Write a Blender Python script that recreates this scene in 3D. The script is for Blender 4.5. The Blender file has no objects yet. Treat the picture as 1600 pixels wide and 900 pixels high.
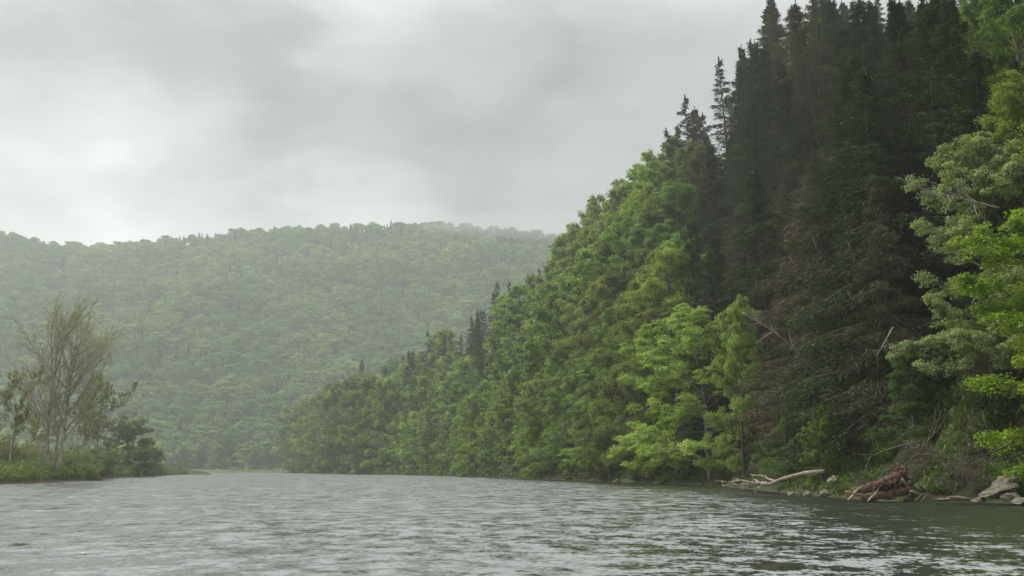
import bpy, math, random
import numpy as np
from mathutils import Vector

R = math.radians
rng = np.random.default_rng(7)
random.seed(7)
sc = bpy.context.scene
col = sc.collection

# ------------------------------------------------------------------ camera
HOR = 734.0
F = 1600.0
CAMZ = 1.6
PITCH = math.atan((HOR - 450.0) / F)
cam_d = bpy.data.cameras.new('camera')
cam_d.sensor_width = 36.0
cam_d.lens = 36.0
cam_d.clip_start = 0.1
cam_d.clip_end = 9000
cam = bpy.data.objects.new('camera', cam_d)
cam.location = (0, 0, CAMZ)
cam.rotation_euler = (math.pi / 2 + PITCH, 0, 0)
col.objects.link(cam)
sc.camera = cam

# ------------------------------------------------------------------ world
SUN_EL, SUN_AZ = R(50), R(-62)          # azimuth from +Y, negative = to the left
SUN_DIR = Vector((math.sin(SUN_AZ) * math.cos(SUN_EL), math.cos(SUN_AZ) * math.cos(SUN_EL), math.sin(SUN_EL)))
world = bpy.data.worlds.new('World')
sc.world = world
world.use_nodes = True
wt = world.node_tree
wt.nodes.clear()


class NT:
    def __init__(self, tree):
        self.t = tree

    def n(self, typ, props=None, **ins):
        nd = self.t.nodes.new(typ)
        for k, v in (props or {}).items():
            setattr(nd, k, v)
        for k, v in ins.items():
            key = int(k[1:]) if k[0] == 'i' and k[1:].isdigit() else k.replace('_', ' ')
            s = nd.inputs[key]
            if isinstance(v, bpy.types.NodeSocket):
                self.t.links.new(v, s)
            else:
                s.default_value = v
        return nd

    def math(self, op, a, b=0.0, c=0.0, clamp=False):
        return self.n('ShaderNodeMath', {'operation': op, 'use_clamp': clamp}, i0=a, i1=b, i2=c).outputs[0]

    def vmath(self, op, a, b=(0, 0, 0)):
        nd = self.n('ShaderNodeVectorMath', {'operation': op}, i0=a, i1=b)
        return nd.outputs['Value'] if op == 'DOT_PRODUCT' else nd.outputs[0]

    def noise(self, vec, scale, detail=2.0, rough=0.5, dist=0.0, out=0):
        return self.n('ShaderNodeTexNoise', None, Vector=vec, Scale=scale, Detail=detail, Roughness=rough, Distortion=dist).outputs[out]

    def maprange(self, v, a, b, c, d, smooth=False):
        return self.n('ShaderNodeMapRange', {'interpolation_type': 'SMOOTHSTEP' if smooth else 'LINEAR'},
                      i0=v, i1=a, i2=b, i3=c, i4=d).outputs[0]

    def mix(self, f, a, b, mode='MIX'):
        nd = self.t.nodes.new('ShaderNodeMix')
        nd.data_type = 'RGBA'
        nd.blend_type = mode
        for s, v in ((nd.inputs[0], f), (nd.inputs[6], a), (nd.inputs[7], b)):
            if isinstance(v, bpy.types.NodeSocket):
                self.t.links.new(v, s)
            else:
                if s == nd.inputs[0]:
                    s.default_value = v
                else:
                    s.default_value = (*v, 1.0) if len(v) == 3 else v
        return nd.outputs[2]


def ray(x, y):
    dx = (x - 800.0) / F
    dy = (450.0 - y) / F
    return np.array([dx, math.cos(PITCH) - dy * math.sin(PITCH), math.sin(PITCH) + dy * math.cos(PITCH)])


def nray(x, y):
    r = ray(x, y)
    return tuple(r / np.linalg.norm(r))


W = NT(wt)
tc = W.n('ShaderNodeTexCoord').outputs['Generated']
sep = W.n('ShaderNodeSeparateXYZ', None, Vector=tc)
zz = sep.outputs['Z']
stretch = W.vmath('MULTIPLY', tc, (1.0, 1.0, 2.1))
n1 = W.noise(stretch, 3.0, 7.0, 0.55, 0.25)
n2 = W.noise(W.vmath('ADD', stretch, (4.3, 1.7, 8.1)), 9.0, 6.0, 0.6, 0.4)
warp = W.vmath('SCALE', W.vmath('SUBTRACT', W.noise(stretch, 4.0, 5.0, 0.55, 0.0, out=1), (0.5, 0.5, 0.5)))
warp.node.inputs['Scale'].default_value = 0.34
wdir = W.vmath('NORMALIZE', W.vmath('ADD', tc, warp))
val = W.math('ADD', W.math('MULTIPLY', W.math('SUBTRACT', n1, 0.5), 0.26), W.math('MULTIPLY', W.math('SUBTRACT', n2, 0.5), 0.27))
val = W.math('ADD', val, 0.508)
# cloud banks: direction, outer cos-angle, inner cos-angle, amount
for (x, y, ro, ri, amt) in ((110, 345, 12, 1, 0.35), (330, 350, 10, 1, 0.14), (30, -10, 9, 1, 0.05), (400, 10, 8, 1, 0.07), (640, 50, 7, 1, 0.13), (1050, 60, 10, 1, 0.07),
                            (350, 165, 9, 1, -0.27), (880, 290, 14, 2, -0.12), (40, 135, 8, 1, -0.19), (560, 350, 5, 1, 0.12), (700, 170, 8, 1, -0.09), (130, 290, 5, 1, 0.06)):
    d = W.vmath('DOT_PRODUCT', wdir, nray(x, y))
    val = W.math('ADD', val, W.maprange(d, math.cos(R(ro)), math.cos(R(ri)), 0.0, amt, True))
# an overcast dome is brighter overhead than near the horizon
up = W.maprange(zz, 0.385, 0.62, 0.62, 2.0, True)
val = W.math('MULTIPLY', val, up)
cc = W.n('ShaderNodeCombineColor', None, i0=W.math('MULTIPLY', val, 0.985), i1=W.math('MULTIPLY', val, 1.005), i2=W.math('MULTIPLY', val, 0.99)).outputs[0]
bg_cloud = W.n('ShaderNodeBackground', None, Color=cc, Strength=1.0)
sky = W.n('ShaderNodeTexSky', {'sky_type': 'NISHITA', 'sun_disc': False, 'sun_elevation': SUN_EL, 'sun_rotation': SUN_AZ,
                               'air_density': 1.0, 'dust_density': 2.0, 'ozone_density': 1.0})
bg_sky = W.n('ShaderNodeBackground', None, Color=sky.outputs[0], Strength=0.1)
mx = W.n('ShaderNodeMixShader', None, i0=0.95, i1=bg_sky.outputs[0], i2=bg_cloud.outputs[0])
wo = W.n('ShaderNodeOutputWorld', None, Surface=mx.outputs[0])

# ------------------------------------------------------------------ sun behind the overcast
sun_d = bpy.data.lights.new('sun', 'SUN')
sun_d.energy = 2.6
sun_d.angle = R(22)
sun_d.color = (1.0, 0.97, 0.9)
sun = bpy.data.objects.new('sun', sun_d)
sun.rotation_euler = (-SUN_DIR).to_track_quat('-Z', 'Y').to_euler()
sun.location = (-50, 20, 120)
col.objects.link(sun)

# ------------------------------------------------------------------ exposure and sampling
sc.view_settings.view_transform = 'Standard'
sc.view_settings.look = 'None'
sc.view_settings.exposure = 0.75
sc.view_settings.gamma = 1.0
cy = sc.cycles
cy.max_bounces = 5
cy.diffuse_bounces = 3
cy.glossy_bounces = 2
cy.transmission_bounces = 3
cy.volume_bounces = 0
cy.transparent_max_bounces = 4
cy.use_adaptive_sampling = True
cy.adaptive_threshold = 0.02
cy.sample_clamp_indirect = 3.0
cy.sample_clamp_direct = 4.0
cy.use_denoising = True
try:
    cy.denoiser = 'OPENIMAGEDENOISE'
except Exception:
    pass

# ------------------------------------------------------------------ geometry of the picture


def G(x, y):
    r = ray(x, y)
    k = CAMZ / -r[2]
    return np.array([r[0] * k, r[1] * k, 0.0])


def At(x, y, Y):
    r = ray(x, y)
    k = Y / r[1]
    return np.array([r[0] * k, Y, CAMZ + r[2] * k])


def proj(p):
    d = np.array([p[0], p[1], p[2] - CAMZ])
    c, s = math.cos(PITCH), math.sin(PITCH)
    f = d[1] * c + d[2] * s
    u = -d[1] * s + d[2] * c
    return 800 + F * d[0] / f, 450 - F * u / f


# ------------------------------------------------------------------ mesh helpers
class MB:
    """collects vertices, faces, a tone per vertex and a material index per face"""

    def __init__(self):
        self.v, self.f, self.t, self.m = [], [], [], []
        self.n = 0

    def add(self, v, f, tone=0.5, mi=0):
        v = np.asarray(v, dtype=np.float32).reshape(-1, 3)
        f = np.asarray(f, dtype=np.int32)
        self.v.append(v)
        self.f.append(f + self.n)
        if np.isscalar(tone):
            tone = np.full(len(v), tone, dtype=np.float32)
        self.t.append(np.asarray(tone, dtype=np.float32))
        self.m.append(np.full(len(f), mi, dtype=np.int32))
        self.n += len(v)

    def tube(self, pts, rad, sides=5, tone=0.5, mi=0, cap=True):
        pts = np.asarray(pts, dtype=float)
        n = len(pts)
        rad = np.broadcast_to(np.asarray(rad, dtype=float), (n,))
        tan = np.gradient(pts, axis=0)
        tan /= np.linalg.norm(tan, axis=1)[:, None] + 1e-9
        ref = np.array([0, 0, 1.0]) if abs(tan[0, 2]) < 0.8 else np.array([1.0, 0, 0])
        u = np.cross(tan, ref)
        u /= np.linalg.norm(u, axis=1)[:, None] + 1e-9
        w = np.cross(tan, u)
        a = np.linspace(0, 2 * math.pi, sides, endpoint=False)
        ring = pts[:, None, :] + rad[:, None, None] * (np.cos(a)[None, :, None] * u[:, None, :] + np.sin(a)[None, :, None] * w[:, None, :])
        v = ring.reshape(-1, 3)
        i = np.arange(n - 1)[:, None] * sides
        j = np.arange(sides)[None, :]
        j2 = (j + 1) % sides
        f = np.stack([i + j, i + j2, i + sides + j2, i + sides + j], axis=-1).reshape(-1, 4)
        if cap and sides == 4:
            f = np.vstack([f, [[0, 3, 2, 1]], [[(n - 1) * 4, (n - 1) * 4 + 1, (n - 1) * 4 + 2, (n - 1) * 4 + 3]]])
        elif cap and rad[0] > 0.02:
            k = sides
            ex = [[0, k - 1 - q, k - 2 - q, k - 2 - q] for q in range(0)]
            v = np.vstack([v, pts[:1], pts[-1:]])
            c0, c1 = n * k, n * k + 1
            ex = []
            for q in range(0, k):
                q2 = (q + 1) % k
                ex.append([c0, q2, q, q])
                ex.append([c1, (n - 1) * k + q, (n - 1) * k + q2, (n - 1) * k + q2])
            f = np.vstack([f, np.array(ex)])
        self.add(v, f, tone, mi)

    def leaves(self, c, nrm, L, Wd, axis=None, tone=0.5, mi=0, r=rng):
        """c: (n,3) centres, nrm: (n,3) normals, L/Wd: lengths, axis: preferred long direction"""
        n = len(c)
        nrm = nrm / (np.linalg.norm(nrm, axis=1)[:, None] + 1e-9)
        if axis is None:
            axis = r.normal(size=(n, 3))
        u = axis - nrm * np.sum(axis * nrm, axis=1)[:, None]
        u /= np.linalg.norm(u, axis=1)[:, None] + 1e-9
        w = np.cross(nrm, u)
        L = np.broadcast_to(L, (n,))[:, None] * 0.5
        Wd = np.broadcast_to(Wd, (n,))[:, None] * 0.5
        v = np.stack([c - u * L, c + w * Wd, c + u * L, c - w * Wd], axis=1).reshape(-1, 3)
        f = np.arange(n * 4).reshape(n, 4)
        tone = np.broadcast_to(tone, (n,))
        self.add(v, f, np.repeat(tone, 4), mi)

    def mesh(self, name, mats, smooth=False):
        v = np.vstack(self.v)
        f = np.vstack(self.f)
        t = np.concatenate(self.t)
        m = np.concatenate(self.m)
        me = bpy.data.meshes.new(name)
        # split out degenerate quads (triangles stored with a repeated last index)
        tri = f[:, 2] == f[:, 3]
        cnt = np.where(tri, 3, 4).astype(np.int32)
        start = np.concatenate([[0], np.cumsum(cnt)[:-1]]).astype(np.int32)
        mask = np.ones(f.shape, dtype=bool)
        mask[tri, 3] = False
        loops = f[mask].astype(np.int32)
        me.vertices.add(len(v))
        me.vertices.foreach_set('co', v.ravel())
        me.loops.add(len(loops))
        me.loops.foreach_set('vertex_index', loops)
        me.polygons.add(len(f))
        me.polygons.foreach_set('loop_start', start)
        me.polygons.foreach_set('loop_total', cnt)
        me.polygons.foreach_set('material_index', m)
        if smooth:
            me.polygons.foreach_set('use_smooth', np.ones(len(f), dtype=bool))
        me.update(calc_edges=True)
        me.validate(verbose=False)
        at = me.attributes.new('tone', 'FLOAT', 'POINT')
        at.data.foreach_set('value', t)
        for mm in (mats if isinstance(mats, (list, tuple)) else [mats]):
            me.materials.append(mm)
        return me


def link(name, data, parent=None, loc=None, color=None):
    o = bpy.data.objects.new(name, data)
    col.objects.link(o)
    if parent is not None:
        o.parent = parent
    if loc is not None:
        o.location = loc
    if color is not None:
        o.color = (*color, 1.0)
    return o


def tag(o, label=None, cat=None, group=None, kind=None):
    if label:
        o['label'] = label
    if cat:
        o['category'] = cat
    if group:
        o['group'] = group
    if kind:
        o['kind'] = kind
    return o


# value noise for terrain
_perm = rng.random((256, 256))


def vnoise(x, y):
    x = np.asarray(x, dtype=float)
    y = np.asarray(y, dtype=float)
    xi, yi = np.floor(x).astype(int), np.floor(y).astype(int)
    fx, fy = x - xi, y - yi
    fx, fy = fx * fx * (3 - 2 * fx), fy * fy * (3 - 2 * fy)
    g = lambda a, b: _perm[a % 256, b % 256]
    return (g(xi, yi) * (1 - fx) + g(xi + 1, yi) * fx) * (1 - fy) + (g(xi, yi + 1) * (1 - fx) + g(xi + 1, yi + 1) * fx) * fy


def fbm(x, y, o=4):
    s, a, t = 0.0, 1.0, 0.0
    for k in range(o):
        s = s + a * vnoise(x * 2 ** k + 17 * k, y * 2 ** k + 5 * k)
        t += a
        a *= 0.5
    return s / t - 0.5


# ------------------------------------------------------------------ materials
def newmat(name):
    m = bpy.data.materials.new(name)
    m.use_nodes = True
    m.node_tree.nodes.clear()
    return m, NT(m.node_tree)


def foliage_mat(name, base=None, trans=0.35, spec=0.3, vary=0.55, hue=0.0, rough=0.55):
    """leaf colour comes from the crown object's own colour (or base), varied leaf by leaf"""
    m, T = newmat(name)
    oi = T.n('ShaderNodeObjectInfo')
    c = oi.outputs['Color'] if base is None else None
    if base is not None:
        rgb = T.n('ShaderNodeRGB')
        rgb.outputs[0].default_value = (*base, 1)
        c = rgb.outputs[0]
    at = T.n('ShaderNodeAttribute', {'attribute_name': 'tone'}).outputs['Fac']
    k = T.maprange(at, 0.0, 1.0, 1.0 - vary, 1.0 + vary)
    h = T.n('ShaderNodeHueSaturation', None, Hue=T.maprange(at, 0.0, 1.0, 0.5 + hue, 0.5 - hue), Saturation=1.0, Value=k, Color=c).outputs[0]
    d = T.n('ShaderNodeBsdfPrincipled', None, Base_Color=h, Roughness=rough)
    d.inputs['Specular IOR Level'].default_value = spec
    tcol = T.mix(1.0, h, (1.15, 1.25, 0.55), 'MULTIPLY')
    tr = T.n('ShaderNodeBsdfTranslucent', None, Color=tcol)
    mx = T.n('ShaderNodeMixShader', None, i0=trans, i1=d.outputs[0], i2=tr.outputs[0])
    T.n('ShaderNodeOutputMaterial', None, Surface=mx.outputs[0])
    return m


def rough_mat(name, c1, c2, scale=6.0, rough=0.9, bump=0.3, stretch=(1, 1, 1), c3=None, detail=6.0):
    m, T = newmat(name)
    tc = T.n('ShaderNodeTexCoord').outputs['Object']
    v = T.vmath('MULTIPLY', tc, stretch)
    n = T.noise(v, scale, detail, 0.65)
    f = T.maprange(n, 0.35, 0.65, 0, 1, True)
    c = T.mix(f, c1, c2)
    if c3 is not None:
        n3 = T.noise(T.vmath('ADD', v, (9, 3, 5)), scale * 0.35, 4.0, 0.6)
        c = T.mix(T.maprange(n3, 0.5, 0.62, 0, 1, True), c, c3)
    b = T.n('ShaderNodeBump', None, Strength=bump, Distance=0.05, Height=n)
    d = T.n('ShaderNodeBsdfPrincipled', None, Base_Color=c, Roughness=rough, Normal=b.outputs[0])
    d.inputs['Specular IOR Level'].default_value = 0.2
    T.n('ShaderNodeOutputMaterial', None, Surface=d.outputs[0])
    return m


M_leaf = foliage_mat('broad_leaf', trans=0.38, vary=0.35, hue=0.012)
M_needle = foliage_mat('hemlock_needle', trans=0.15, vary=0.4, hue=0.01, spec=0.06, rough=0.8)
M_twig = foliage_mat('dead_twig', trans=0.0, vary=0.5, hue=0.01, spec=0.1, rough=0.9)
M_grass = foliage_mat('bank_grass', trans=0.35, vary=0.5, hue=0.02)
M_bark = rough_mat('bark', (0.075, 0.062, 0.05), (0.15, 0.135, 0.115), 5.0, stretch=(3, 3, 0.6))
M_bark_pale = rough_mat('pale_bark', (0.34, 0.31, 0.27), (0.16, 0.14, 0.12), 3.0, stretch=(1, 1, 1))
M_wood_pale = rough_mat('bleached_wood', (0.34, 0.28, 0.21), (0.15, 0.12, 0.085), 5.0, stretch=(1, 1, 1), bump=0.6)
M_wood_brown = rough_mat('wet_brown_wood', (0.055, 0.034, 0.025), (0.15, 0.092, 0.068), 7.0, bump=1.0, stretch=(1, 1, 1))
M_wood_grey = rough_mat('grey_wood', (0.16, 0.13, 0.11), (0.26, 0.22, 0.18), 5.0)
M_rock = rough_mat('rock', (0.10, 0.088, 0.065), (0.21, 0.185, 0.14), 3.5, bump=0.9, c3=(0.055, 0.06, 0.03))
M_soil = rough_mat('bank_soil', (0.035, 0.04, 0.018), (0.06, 0.05, 0.03), 1.5, c3=(0.03, 0.05, 0.015))
M_mud = rough_mat('mud', (0.07, 0.055, 0.04), (0.11, 0.09, 0.065), 2.0, c3=(0.05, 0.07, 0.025))
M_meadow = rough_mat('meadow', (0.09, 0.12, 0.04), (0.14, 0.15, 0.06), 0.06, c3=(0.07, 0.10, 0.035))

# river water
M_water, T = newmat('river_water')
geo = T.n('ShaderNodeNewGeometry')
P = geo.outputs['Position']


def wave(scale, sx, sy, det, off):
    v = T.vmath('ADD', T.vmath('MULTIPLY', P, (sx, sy, 1)), off)
    return T.vmath('SUBTRACT', T.noise(v, scale, det, 0.6, 0.3, out=1), (0.5, 0.5, 0.5))


w1 = wave(1.5, 1.5, 1.3, 3.0, (0, 0, 0))
w2 = wave(5.5, 1.5, 1.2, 4.0, (7.1, 3.3, 1.0))
w3 = wave(0.3, 1.6, 1.5, 3.0, (2.1, 9.3, 4.0))
w4 = wave(0.75, 1.9, 1.3, 3.0, (5.3, 1.9, 8.0))
gust = T.maprange(T.noise(T.vmath('MULTIPLY', P, (0.035, 0.06, 1)), 1.0, 3.0, 0.55), 0.36, 0.62, 0.55, 1.15, True)
s1 = T.vmath('MULTIPLY', w1, (0.32, 0.80, 0))
s2 = T.vmath('MULTIPLY', w2, (0.5, 1.0, 0))
s3 = T.vmath('ADD', T.vmath('MULTIPLY', w3, (0.12, 0.45, 0)), T.vmath('MULTIPLY', w4, (0.25, 0.85, 0)))
sl = T.vmath('ADD', T.vmath('ADD', s1, s2), s3)
sl = T.n('ShaderNodeVectorMath', {'operation': 'SCALE'}, i0=sl, Scale=gust).outputs[0]
nn = T.vmath('NORMALIZE', T.vmath('ADD', sl, (0.0, -0.20, 1)))
d = T.n('ShaderNodeBsdfPrincipled', None, Base_Color=(0.030, 0.036, 0.026, 1), Roughness=0.09, IOR=3.2, Normal=nn)
T.n('ShaderNodeOutputMaterial', None, Surface=d.outputs[0])

# ------------------------------------------------------------------ water and river bed


def grid_mesh(name, xs, ys, hfun, mat, smooth=True):
    X, Y = np.meshgrid(xs, ys)
    Z = hfun(X, Y)
    v = np.stack([X, Y, Z], axis=-1).reshape(-1, 3)
    nx, ny = len(xs), len(ys)
    i = np.arange(ny - 1)[:, None] * nx
    j = np.arange(nx - 1)[None, :]
    f = np.stack([i + j, i + j + 1, i + nx + j + 1, i + nx + j], axis=-1).reshape(-1, 4)
    mb = MB()
    mb.add(v, f)
    return mb.mesh(name, mat, smooth)


wat = link('river', grid_mesh('river', np.linspace(-900, 500, 8), np.linspace(-120, 1300, 8), lambda x, y: x * 0, M_water))
tag(wat, kind='structure')
bed = link('ground', grid_mesh('ground', np.linspace(-4000, 4000, 5), np.linspace(-2000, 5000, 5), lambda x, y: x * 0 - 2.0, M_soil))
tag(bed, kind='structure')


# ------------------------------------------------------------------ right bank and hillside
def catmull(p, n=10):
    p = np.asarray(p, dtype=float)
    q = np.vstack([2 * p[0] - p[1], p, 2 * p[-1] - p[-2]])
    out = []
    for i in range(1, len(q) - 2):
        for t in np.linspace(0, 1, n, endpoint=False):
            out.append(0.5 * ((2 * q[i]) + (-q[i - 1] + q[i + 1]) * t + (2 * q[i - 1] - 5 * q[i] + 4 * q[i + 1] - q[i + 2]) * t * t
                              + (-q[i - 1] + 3 * q[i] - 3 * q[i + 1] + q[i + 2]) * t ** 3))
    out.append(p[-1])
    return np.array(out)


shore_px = [(1600, 788), (1480, 785), (1380, 783), (1250, 773), (1115, 760), (1000, 755), (930, 752), (850, 749), (700, 743.5), (560, 740.6), (455, 738.6)]
pts = [np.array([44, -60]), np.array([34, 0]), np.array([27, 28])] + [G(x, y)[:2] for x, y in shore_px]
pts += [pts[-1] + np.array([-10, 60]), pts[-1] + np.array([10, 180]), pts[-1] + np.array([120, 420])]
BANK = catmull(pts, 12)
seg = np.linalg.norm(np.diff(BANK, axis=0), axis=1)
BT = np.concatenate([[0], np.cumsum(seg)])
BLEN = BT[-1]


def bank_at(t):
    x = np.interp(t, BT, BANK[:, 0])
    y = np.interp(t, BT, BANK[:, 1])
    e = 6.0
    dx = np.interp(t + e, BT, BANK[:, 0]) - np.interp(t - e, BT, BANK[:, 0])
    dy = np.interp(t + e, BT, BANK[:, 1]) - np.interp(t - e, BT, BANK[:, 1])
    l = np.hypot(dx, dy) + 1e-9
    return x, y, dy / l, -dx / l      # position and inland normal (to the right)


S_K = np.array([-8, -2.0, -0.2, 0.6, 1.6, 4, 8, 32, 46, 70, 140, 260])
S_Z = np.array([-1.9, -0.9, -0.12, 0.25, 0.6, 1.6, 6.0, 44.0, 60.0, 72.0, 78.0, 78.0])


def hill_z(t, s):
    z = np.interp(s, S_K, S_Z)
    amp = np.clip((s - 1) / 12.0, 0, 1)
    far = np.clip((t - 720) / 200.0, 0, 1)
    low = np.clip((t - 330) / 160.0, 0, 1)
    return z * (1 - 0.42 * low * low * (3 - 2 * low)) * (1 - 0.75 * far) + (fbm(t / 14.0, s / 9.0) * 3.2) * amp + fbm(t / 1.3, s / 1.3, 3) * 0.35 * np.clip((s + 0.6) / 2, 0, 1) * 1.0


def hill_p(t, s):
    x, y, nx, ny = bank_at(t)
    return np.array([x + nx * s, y + ny * s, hill_z(t, s)])


tt = np.concatenate([np.arange(0, 90, 2.5), np.arange(90, 260, 0.5), np.arange(260, BLEN, 4.0)])
ss = np.concatenate([np.arange(-8, -1, 1.5), np.arange(-1, 9, 0.4), np.arange(9, 40, 1.6), np.arange(40, 261, 12)])
TT, SS = np.meshgrid(tt, ss)
bx, by, nx_, ny_ = bank_at(TT)
V = np.stack([bx + nx_ * SS, by + ny_ * SS, hill_z(TT, SS)], axis=-1).reshape(-1, 3)
w_, h_ = len(tt), len(ss)
ii = np.arange(h_ - 1)[:, None] * w_
jj = np.arange(w_ - 1)[None, :]
Fq = np.stack([ii + jj, ii + w_ + jj, ii + w_ + jj + 1, ii + jj + 1], axis=-1).reshape(-1, 4)
mb = MB()
mb.add(V, Fq)
hs = tag(link('hillside', mb.mesh('hillside', M_soil, True)), kind='structure')

# ------------------------------------------------------------------ far hill and valley floor
ridge_px = [(-900, 330), (-500, 345), (-200, 362), (0, 378), (40, 388), (90, 395), (150, 397), (230, 391), (330, 379), (450, 371), (560, 365), (640, 362), (700, 363),
            (760, 367), (820, 374), (870, 383), (950, 400), (1200, 440), (1700, 480)]
RY = 1320.0
rx_ = [At(x, y, RY)[0] for x, y in ridge_px]
rz_ = [At(x, y, RY)[2] for x, y in ridge_px]


def far_z(X, Y):
    rz = np.interp(X, rx_, rz_)
    foot = 655 + 60 * fbm(X / 160.0, X * 0 + 3.0, 3) - 60 * np.clip((-X - 260) / 300, 0, 3)
    u = np.clip((Y - foot) / (RY - foot), 0, 1)
    prof = np.interp(u, [0, 0.06, 0.2, 0.5, 0.8, 0.93, 1.0], [0, 0.02, 0.12, 0.44, 0.80, 0.94, 1.0])
    back = np.clip((Y - RY) / 900.0, 0, 1)
    z = 1.6 + rz * prof * (1 - 0.5 * back)
    z = z + fbm(X / 110.0, Y / 150.0, 4) * 52 * np.sin(np.clip(prof, 0, 1) * math.pi) + fbm(X / 40.0, Y / 40.0, 3) * 6 * np.clip(u * 5, 0, 1)
    return z


# left bank: the land left of this line and the far shore
LB = [(-52, -60), (-60, 40)] + [tuple(G(x, y)[:2]) for x, y in ((-60, 759.5), (0, 757), (60, 754.6), (120, 751.8), (160, 749), (178, 747.5))]
LB += [tuple(G(x, y)[:2]) for x, y in ((192, 746.5), (230, 744.6), (262, 743.2), (291, 742))]
LB += [(-100, 345), (-112, 380), (-150, 450), (-185, 540), (-196, 640)]
LBa = catmull(LB, 8)
SHORE_Y = G(300, 738.2)[1]


def left_edge(Y):
    return np.interp(Y, LBa[:, 1], LBa[:, 0])


def land_z(X, Y):
    """height of the left bank, the meadow and the far hill"""
    dl = left_edge(Y) - X                       # metres inland of the left bank
    dl = np.where(Y > 640, 50.0, dl)
    df = (Y - SHORE_Y) * 0.5
    dl = np.where(Y > SHORE_Y, np.maximum(dl, df), dl)
    dl = dl + fbm(X / 3.0, Y / 3.0, 3) * 1.2
    point = np.clip((Y - 190) / 60, 0, 1) * np.clip((640 - Y) / 200, 0, 1)
    near = np.interp(dl, [-6, -0.5, 0.3, 1.2, 4, 20], [-1.9, -0.3, 0.35, 1.0, 1.35, 1.7])
    pt = np.interp(dl, [-6, -0.5, 0.8, 3, 20], [-1.9, -0.3, 0.3, 1.3, 1.9])
    z = near * (1 - point) + pt * point
    z = z + fbm(X / 6.0, Y / 6.0, 3) * 0.4 * np.clip(dl / 3, 0, 1)
    return np.where(dl > 3, np.maximum(z, far_z(X, Y) * (Y > 500)), z)


xs = np.unique(np.concatenate([np.arange(-1500, -260, 14.0), np.arange(-260, -130, 4.0), np.arange(-130, -46, 1.2), np.arange(-46, 700, 12.0)]))
ys = np.unique(np.concatenate([np.arange(-60, 90, 6.0), np.arange(90, 360, 2.0), np.arange(360, 700, 5.0), np.arange(700, 2300, 14.0)]))
M_land, T = newmat('valley_ground')
pp = T.n('ShaderNodeNewGeometry').outputs['Position']
nz = T.noise(T.vmath('MULTIPLY', pp, (1, 0.35, 1)), 0.035, 5.0, 0.6)
nf = T.noise(pp, 1.1, 4.0, 0.6)
c = T.mix(T.maprange(nz, 0.42, 0.58, 0, 1, True), (0.05, 0.08, 0.028), (0.09, 0.115, 0.045))
c = T.mix(T.maprange(nf, 0.4, 0.7, 0, 0.5, True), c, (0.05, 0.065, 0.025))
pz = T.n('ShaderNodeSeparateXYZ', None, Vector=pp).outputs['Z']
c = T.mix(T.maprange(pz, 0.55, 0.2, 0, 1, True), c, (0.085, 0.065, 0.05))
dd = T.n('ShaderNodeBsdfPrincipled', None, Base_Color=c, Roughness=0.95)
dd.inputs['Specular IOR Level'].default_value = 0.1
T.n('ShaderNodeOutputMaterial', None, Surface=dd.outputs[0])
land = tag(link('terrain', grid_mesh('terrain', xs, ys, land_z, M_land)), kind='structure')

# ------------------------------------------------------------------ haze: one closed box of even air
M_haze, T = newmat('haze_air')
vol = T.n('ShaderNodeVolumePrincipled', None, Color=(0.90, 0.97, 0.95, 1), Density=0.00036, Anisotropy=0.25)
vol.inputs['Density Attribute'].default_value = ''
T.n('ShaderNodeOutputMaterial', None, Volume=vol.outputs[0])
try:
    M_haze.cycles.homogeneous_volume = True
except Exception:
    pass
mb = MB()
x0, x1, y0, y1, z0, z1 = -4100, 4100, -2100, 5100, -3.2, 480
mb.add([(x0, y0, z0), (x1, y0, z0), (x1, y1, z0), (x0, y1, z0), (x0, y0, z1), (x1, y0, z1), (x1, y1, z1), (x0, y1, z1)],
       [(0, 3, 2, 1), (4, 5, 6, 7), (0, 1, 5, 4), (1, 2, 6, 5), (2, 3, 7, 6), (3, 0, 4, 7)])
tag(link('haze', mb.mesh('haze', M_haze)), kind='stuff')


# ------------------------------------------------------------------ tree builders (metres, base at the origin)
def bend(p0, d0, length, n, up=0.0, jit=0.1, r=rng):
    """a wandering line of n+1 points"""
    p = [np.array(p0, float)]
    d = np.array(d0, float)
    d /= np.linalg.norm(d)
    st = length / n
    for k in range(n):
        d = d + r.normal(size=3) * jit + np.array([0, 0, up])
        d /= np.linalg.norm(d)
        p.append(p[-1] + d * st)
    return np.array(p)


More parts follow.
